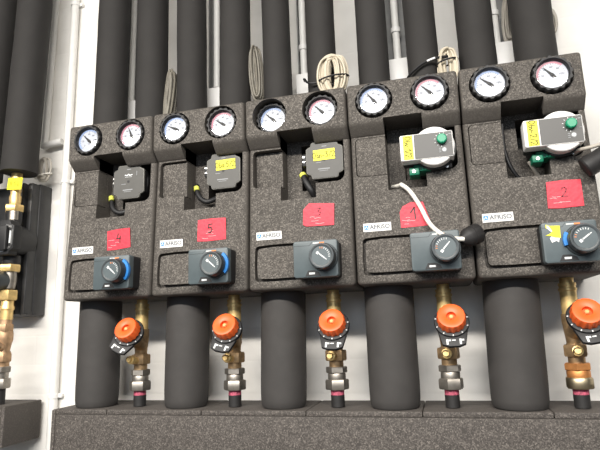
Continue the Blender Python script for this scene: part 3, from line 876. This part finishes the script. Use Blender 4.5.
pipe('insulated_pipe', 'black insulated pipe ending above the yellow tag of the uncovered group', 'insulated pipes above the uncovered group', -0.247, 0.389, -0.220, CEIL - .001, 0.0495, D=0.115, seed=50)
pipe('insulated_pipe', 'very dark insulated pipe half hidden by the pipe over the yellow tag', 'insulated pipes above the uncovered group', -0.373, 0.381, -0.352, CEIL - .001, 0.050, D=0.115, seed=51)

# ------------------------------------------------------------------ conduits
def conduit_in_rail(label, x, rx0, rx1, zclip, ztail):
    t = thing('wall_conduit', label, 'conduit', (x, 0, 0.56), 'white conduits between the pipes')
    m = MB()
    m.box(rail_grey, rx0 - x, rx1 - x, 0.0, 0.012, 0.034, CEIL - 0.562, 0.001)
    m.box(rail_grey, rx0 - x, rx0 - x + .003, 0.0, 0.03, 0.034, CEIL - 0.562, 0.001); m.box(rail_grey, rx1 - x - .003, rx1 - x, 0.0, 0.03, 0.034, CEIL - 0.562, 0.001)
    inst('mounting_rail', m.mesh('mounting_rail'), t)
    inst('tube', MB().cyl(pvc, (0, 0.040, ztail - 0.56), (0, 0.040, CEIL - 0.562), 0.0095).mesh('tube'), t)
    inst('end_box', MB().box(white, rx0 - x, rx1 - x, 0.0, 0.060, -0.06, 0.033, 0.002).mesh('end_box'), t)
    if zclip:
        m = MB(); m.lathe(white, [(0.0125, 0), (0.0125, 0.014)], (0, 0.040, zclip - 0.56), (0, 0, 1), 20); m.box(white, -0.010, 0.010, 0.010, 0.034, zclip - 0.56, zclip - 0.546, 0.001)
        inst('clip', m.mesh('clip'), t)
    return t
conduit_in_rail('white conduit on grey rail between the two pipes above pump group marked 4', 0.072, 0.045, 0.100, None, 0.600)
conduit_in_rail('white conduit on grey rail between the two pipes above pump group marked 5', 0.351, 0.320, 0.385, None, 0.600)
conduit_in_rail('clipped white conduit on rail between the pipes above the sunk thermometers', 0.611, 0.592, 0.648, 0.672, 0.594)
conduit_in_rail('clipped white conduit on rail between the two pipes above pump group marked 1', 0.866, 0.838, 0.896, 0.676, 0.592)
conduit_in_rail('clipped white conduit beside grey coiled wires above the torn-sticker pump group', 1.113, 1.096, 1.166, 0.676, 0.592)

t = thing('wall_conduit', 'long white conduit clipped to the bare wall beside the uncovered pump group', 'conduit', (-0.166, 0, FLOOR))
inst('tube', MB().cyl(pvc, (0, 0.014, 0.002), (0, 0.014, CEIL - FLOOR - .002), 0.0125).mesh('tube'), t)
for z in (0.985, 0.376, -0.258):
    m = MB(); m.lathe(white, [(0.0145, 0), (0.0145, 0.012)], (0, 0.014, z - FLOOR), (0, 0, 1), 20); m.box(white, 0.008, 0.024, 0.0, 0.012, z - FLOOR, z - FLOOR + .012, 0.002); m.box(white, -0.024, -0.008, 0.0, 0.012, z - FLOOR, z - FLOOR + .012, 0.002)
    inst('clip', m.mesh('clip'), t)
t = thing('wall_conduit', 'white conduit half hidden behind an insulated pipe, with a short branch', 'conduit', (-0.252, 0, 0.50))
inst('tube', MB().cyl(pvc, (0, 0.014, 0), (0.014, 0.014, CEIL - .502), 0.011).mesh('tube'), t)
inst('branch', MB().tube(pvc, [(0, 0.014, 0.006), (0.010, 0.022, 0.006), (0.040, 0.024, 0.009), (0.071, 0.022, 0.012)], 0.0105, 14).mesh('branch'), t)

# ------------------------------------------------------------------ cable coils, ties and plugs
def coil(name, label, m, x, D, z, w, h, turns, r, seed, tie=None, jit=0.004, depth=0.010, lean=0.0):
    random.seed(seed)
    pts = []
    n = 12
    for k in range(turns):
        jx, jz, jd = random.uniform(-jit, jit), random.uniform(-jit, jit), random.uniform(-depth, depth)
        sc = random.uniform(.28, 1.0)
        for i in range(n):
            a = 2 * PI * i / n + PI / 2
            ex = abs(math.cos(a)) ** .75 * math.copysign(1, math.cos(a))
            px = ex * w / 2 * sc + jx; pz = math.sin(a) * h / 2 * (0.74 + .26 * sc) + (jz if a < PI * 1.2 or a > PI * 1.8 else 0)
            pts.append((px + lean * pz, jd + random.uniform(-.001, .001), pz))
    t = thing(name, label, 'cable', (x, -D, z), 'coiled spare cables')
    inst('loops', MB().tube(m, pts, r, 6).mesh('loops'), t)
    if tie:
        z0, tm = tie
        q = [((w / 2 + r * 1.6) * math.cos(a), (depth + r * 2) * math.sin(a), z0 + 0.004 * math.cos(a)) for a in [2 * PI * i / 16 for i in range(17)]]
        inst('tie', MB().tube(tm, q, 0.0022, 6).mesh('tie'), t)
    return t
ZH = ZT + 0.0005
coil('cable_coil', 'large cream cable coil bound with a black tie, standing on the foam housing', cream, 0.714, 0.172, 0.514, 0.068, 0.100, 30, 0.0029, 3, (-0.010, black), 0.004, 0.016)
coil('cable_coil', 'cream cable bundle wedged between the pump groups marked 1 and torn-stickered', cream, 0.984, 0.150, 0.505, 0.040, 0.086, 18, 0.0026, 5, (0.010, black), 0.003, 0.011)
coil('cable_coil', 'dull grey cable coil between pipes at the joint of pump groups 4 and 5', cable_olive, 0.2505, 0.122, 0.553, 0.026, 0.150, 16, 0.0026, 7, None, 0.005, 0.018, 0.10)
coil('cable_coil', 'dull grey cable coil hanging between pipes beside the sunk thermometers', cable_olive, 0.4995, 0.122, 0.580, 0.032, 0.158, 20, 0.0028, 9, None, 0.005, 0.018, -0.06)
coil('cable_coil', 'grey wire coil tucked beside the last clipped conduit', cable_grey, 1.146, 0.056, 0.655, 0.030, 0.130, 10, 0.0024, 11, None, 0.006, 0.012, 0.08)
coil('cable_coil', 'small grey cable loop peeking from behind the last pipe against bare wall', cable_grey, 1.238, 0.030, 0.640, 0.048, 0.075, 6, 0.0030, 13, None, 0.004, 0.008)
coil('cable_coil', 'thin pale cable loop beside the bottom of the pipe over the yellow tag', cable_grey, -0.220, 0.050, 0.415, 0.050, 0.072, 5, 0.0032, 15, (-0.018, white_cable), 0.004, 0.006)

mb = MB(); mb.tube(black, [(0.622, 0.085, 0.556), (0.632, 0.128, 0.540), (0.650, 0.158, 0.512), (0.675, 0.161, 0.508), (0.686, 0.166, 0.512)], 0.0028, 6)
tag(inst('cable_tie', mb.mesh('cable_tie')), 'black strap wrapping the pipe toward the large cream cable coil', 'cable tie')
mb = MB(); mb.tube(black, [(0.884, 0.122, 0.488), (0.897, 0.150, 0.498), (0.926, 0.1615, 0.514), (0.950, 0.1590, 0.523), (0.968, 0.158, 0.526), (0.985, 0.168, 0.520)], 0.0034, 6)
mb.tube(white, [(0.938, 0.1625, 0.519), (0.957, 0.1605, 0.5255)], 0.0028, 6)
tag(inst('cable_tie', mb.mesh('cable_tie')), 'black and white strap across the pipe above the thermometer of the group marked 1', 'cable tie')

def plug(m, a, ax, r, l):
    m.lathe(rubber, [(r * .42, -0.004), (r * .55, 0.0), (r * .92, 0.008), (r, 0.014), (r, l * .55), (r * 1.04, l * .56), (r * 1.04, l * .92), (r * .94, l)], a, ax, 28, wob=lambda i, k: 1 if i % 7 else .95)
    return m
t = thing('power_cable', 'white mains cable hanging out of the group marked 1 with black plug', 'cable', (0.978, -0.25, 0.075))
L0 = lambda p: (p[0] - 0.978, p[1] - 0.25, p[2] - 0.075)
mb = MB(); mb.tube(white_cable, [L0(p) for p in [(0.838, 0.150, 0.226), (0.847, 0.168, 0.222), (0.858, 0.192, 0.217), (0.862, 0.206, 0.214), (0.878, 0.208, 0.198), (0.897, 0.209, 0.163), (0.912, 0.219, 0.125), (0.930, 0.252, 0.096), (0.952, 0.262, 0.080), (0.978, 0.255, 0.077)]], 0.0049, 10)
inst('cord', mb.mesh('cord'), t)
mb = MB(); plug(mb, L0((0.977, 0.249, 0.077)), (0.030, -0.016, 0.014), 0.0200, 0.040)
inst('plug', mb.mesh('plug'), t)['label'] = 'black rubber plug'

t = thing('power_cable', 'black plug resting on the edge of the last pump group beside red tape', 'cable', (1.21, -0.217, 0.21))
L1 = lambda p: (p[0] - 1.21, p[1] - 0.217, p[2] - 0.21)
mb = MB(); mb.lathe(rubber, [(0.019, 0), (0.0215, 0.003), (0.0215, 0.018), (0.0205, 0.020), (0.0205, 0.065), (0.016, 0.075), (0.007, 0.100)], L1((1.222, 0.220, 0.207)), (0.085, 0.012, 0.046), 28)
inst('plug', mb.mesh('plug'), t)
mb = MB(); mb.tube(rubber, [L1(p) for p in [(1.302, 0.231, 0.250), (1.325, 0.225, 0.245), (1.34, 0.19, 0.20), (1.345, 0.14, 0.05), (1.345, 0.12, -0.20)]], 0.0045, 8)
inst('cord', mb.mesh('cord'), t)
mb = MB(); mb.tube(cable_grey, [(1.212, 0.150, 0.254), (1.213, 0.192, 0.247), (1.219, 0.218, 0.247), (1.235, 0.232, 0.246), (1.27, 0.240, 0.252), (1.32, 0.22, 0.275), (1.38, 0.12, 0.33), (1.40, 0.010, 0.36)], 0.0040, 10)
tag(inst('pump_cable', mb.mesh('pump_cable')), 'grey cable leaving the last white pump box toward the bare wall', 'cable')
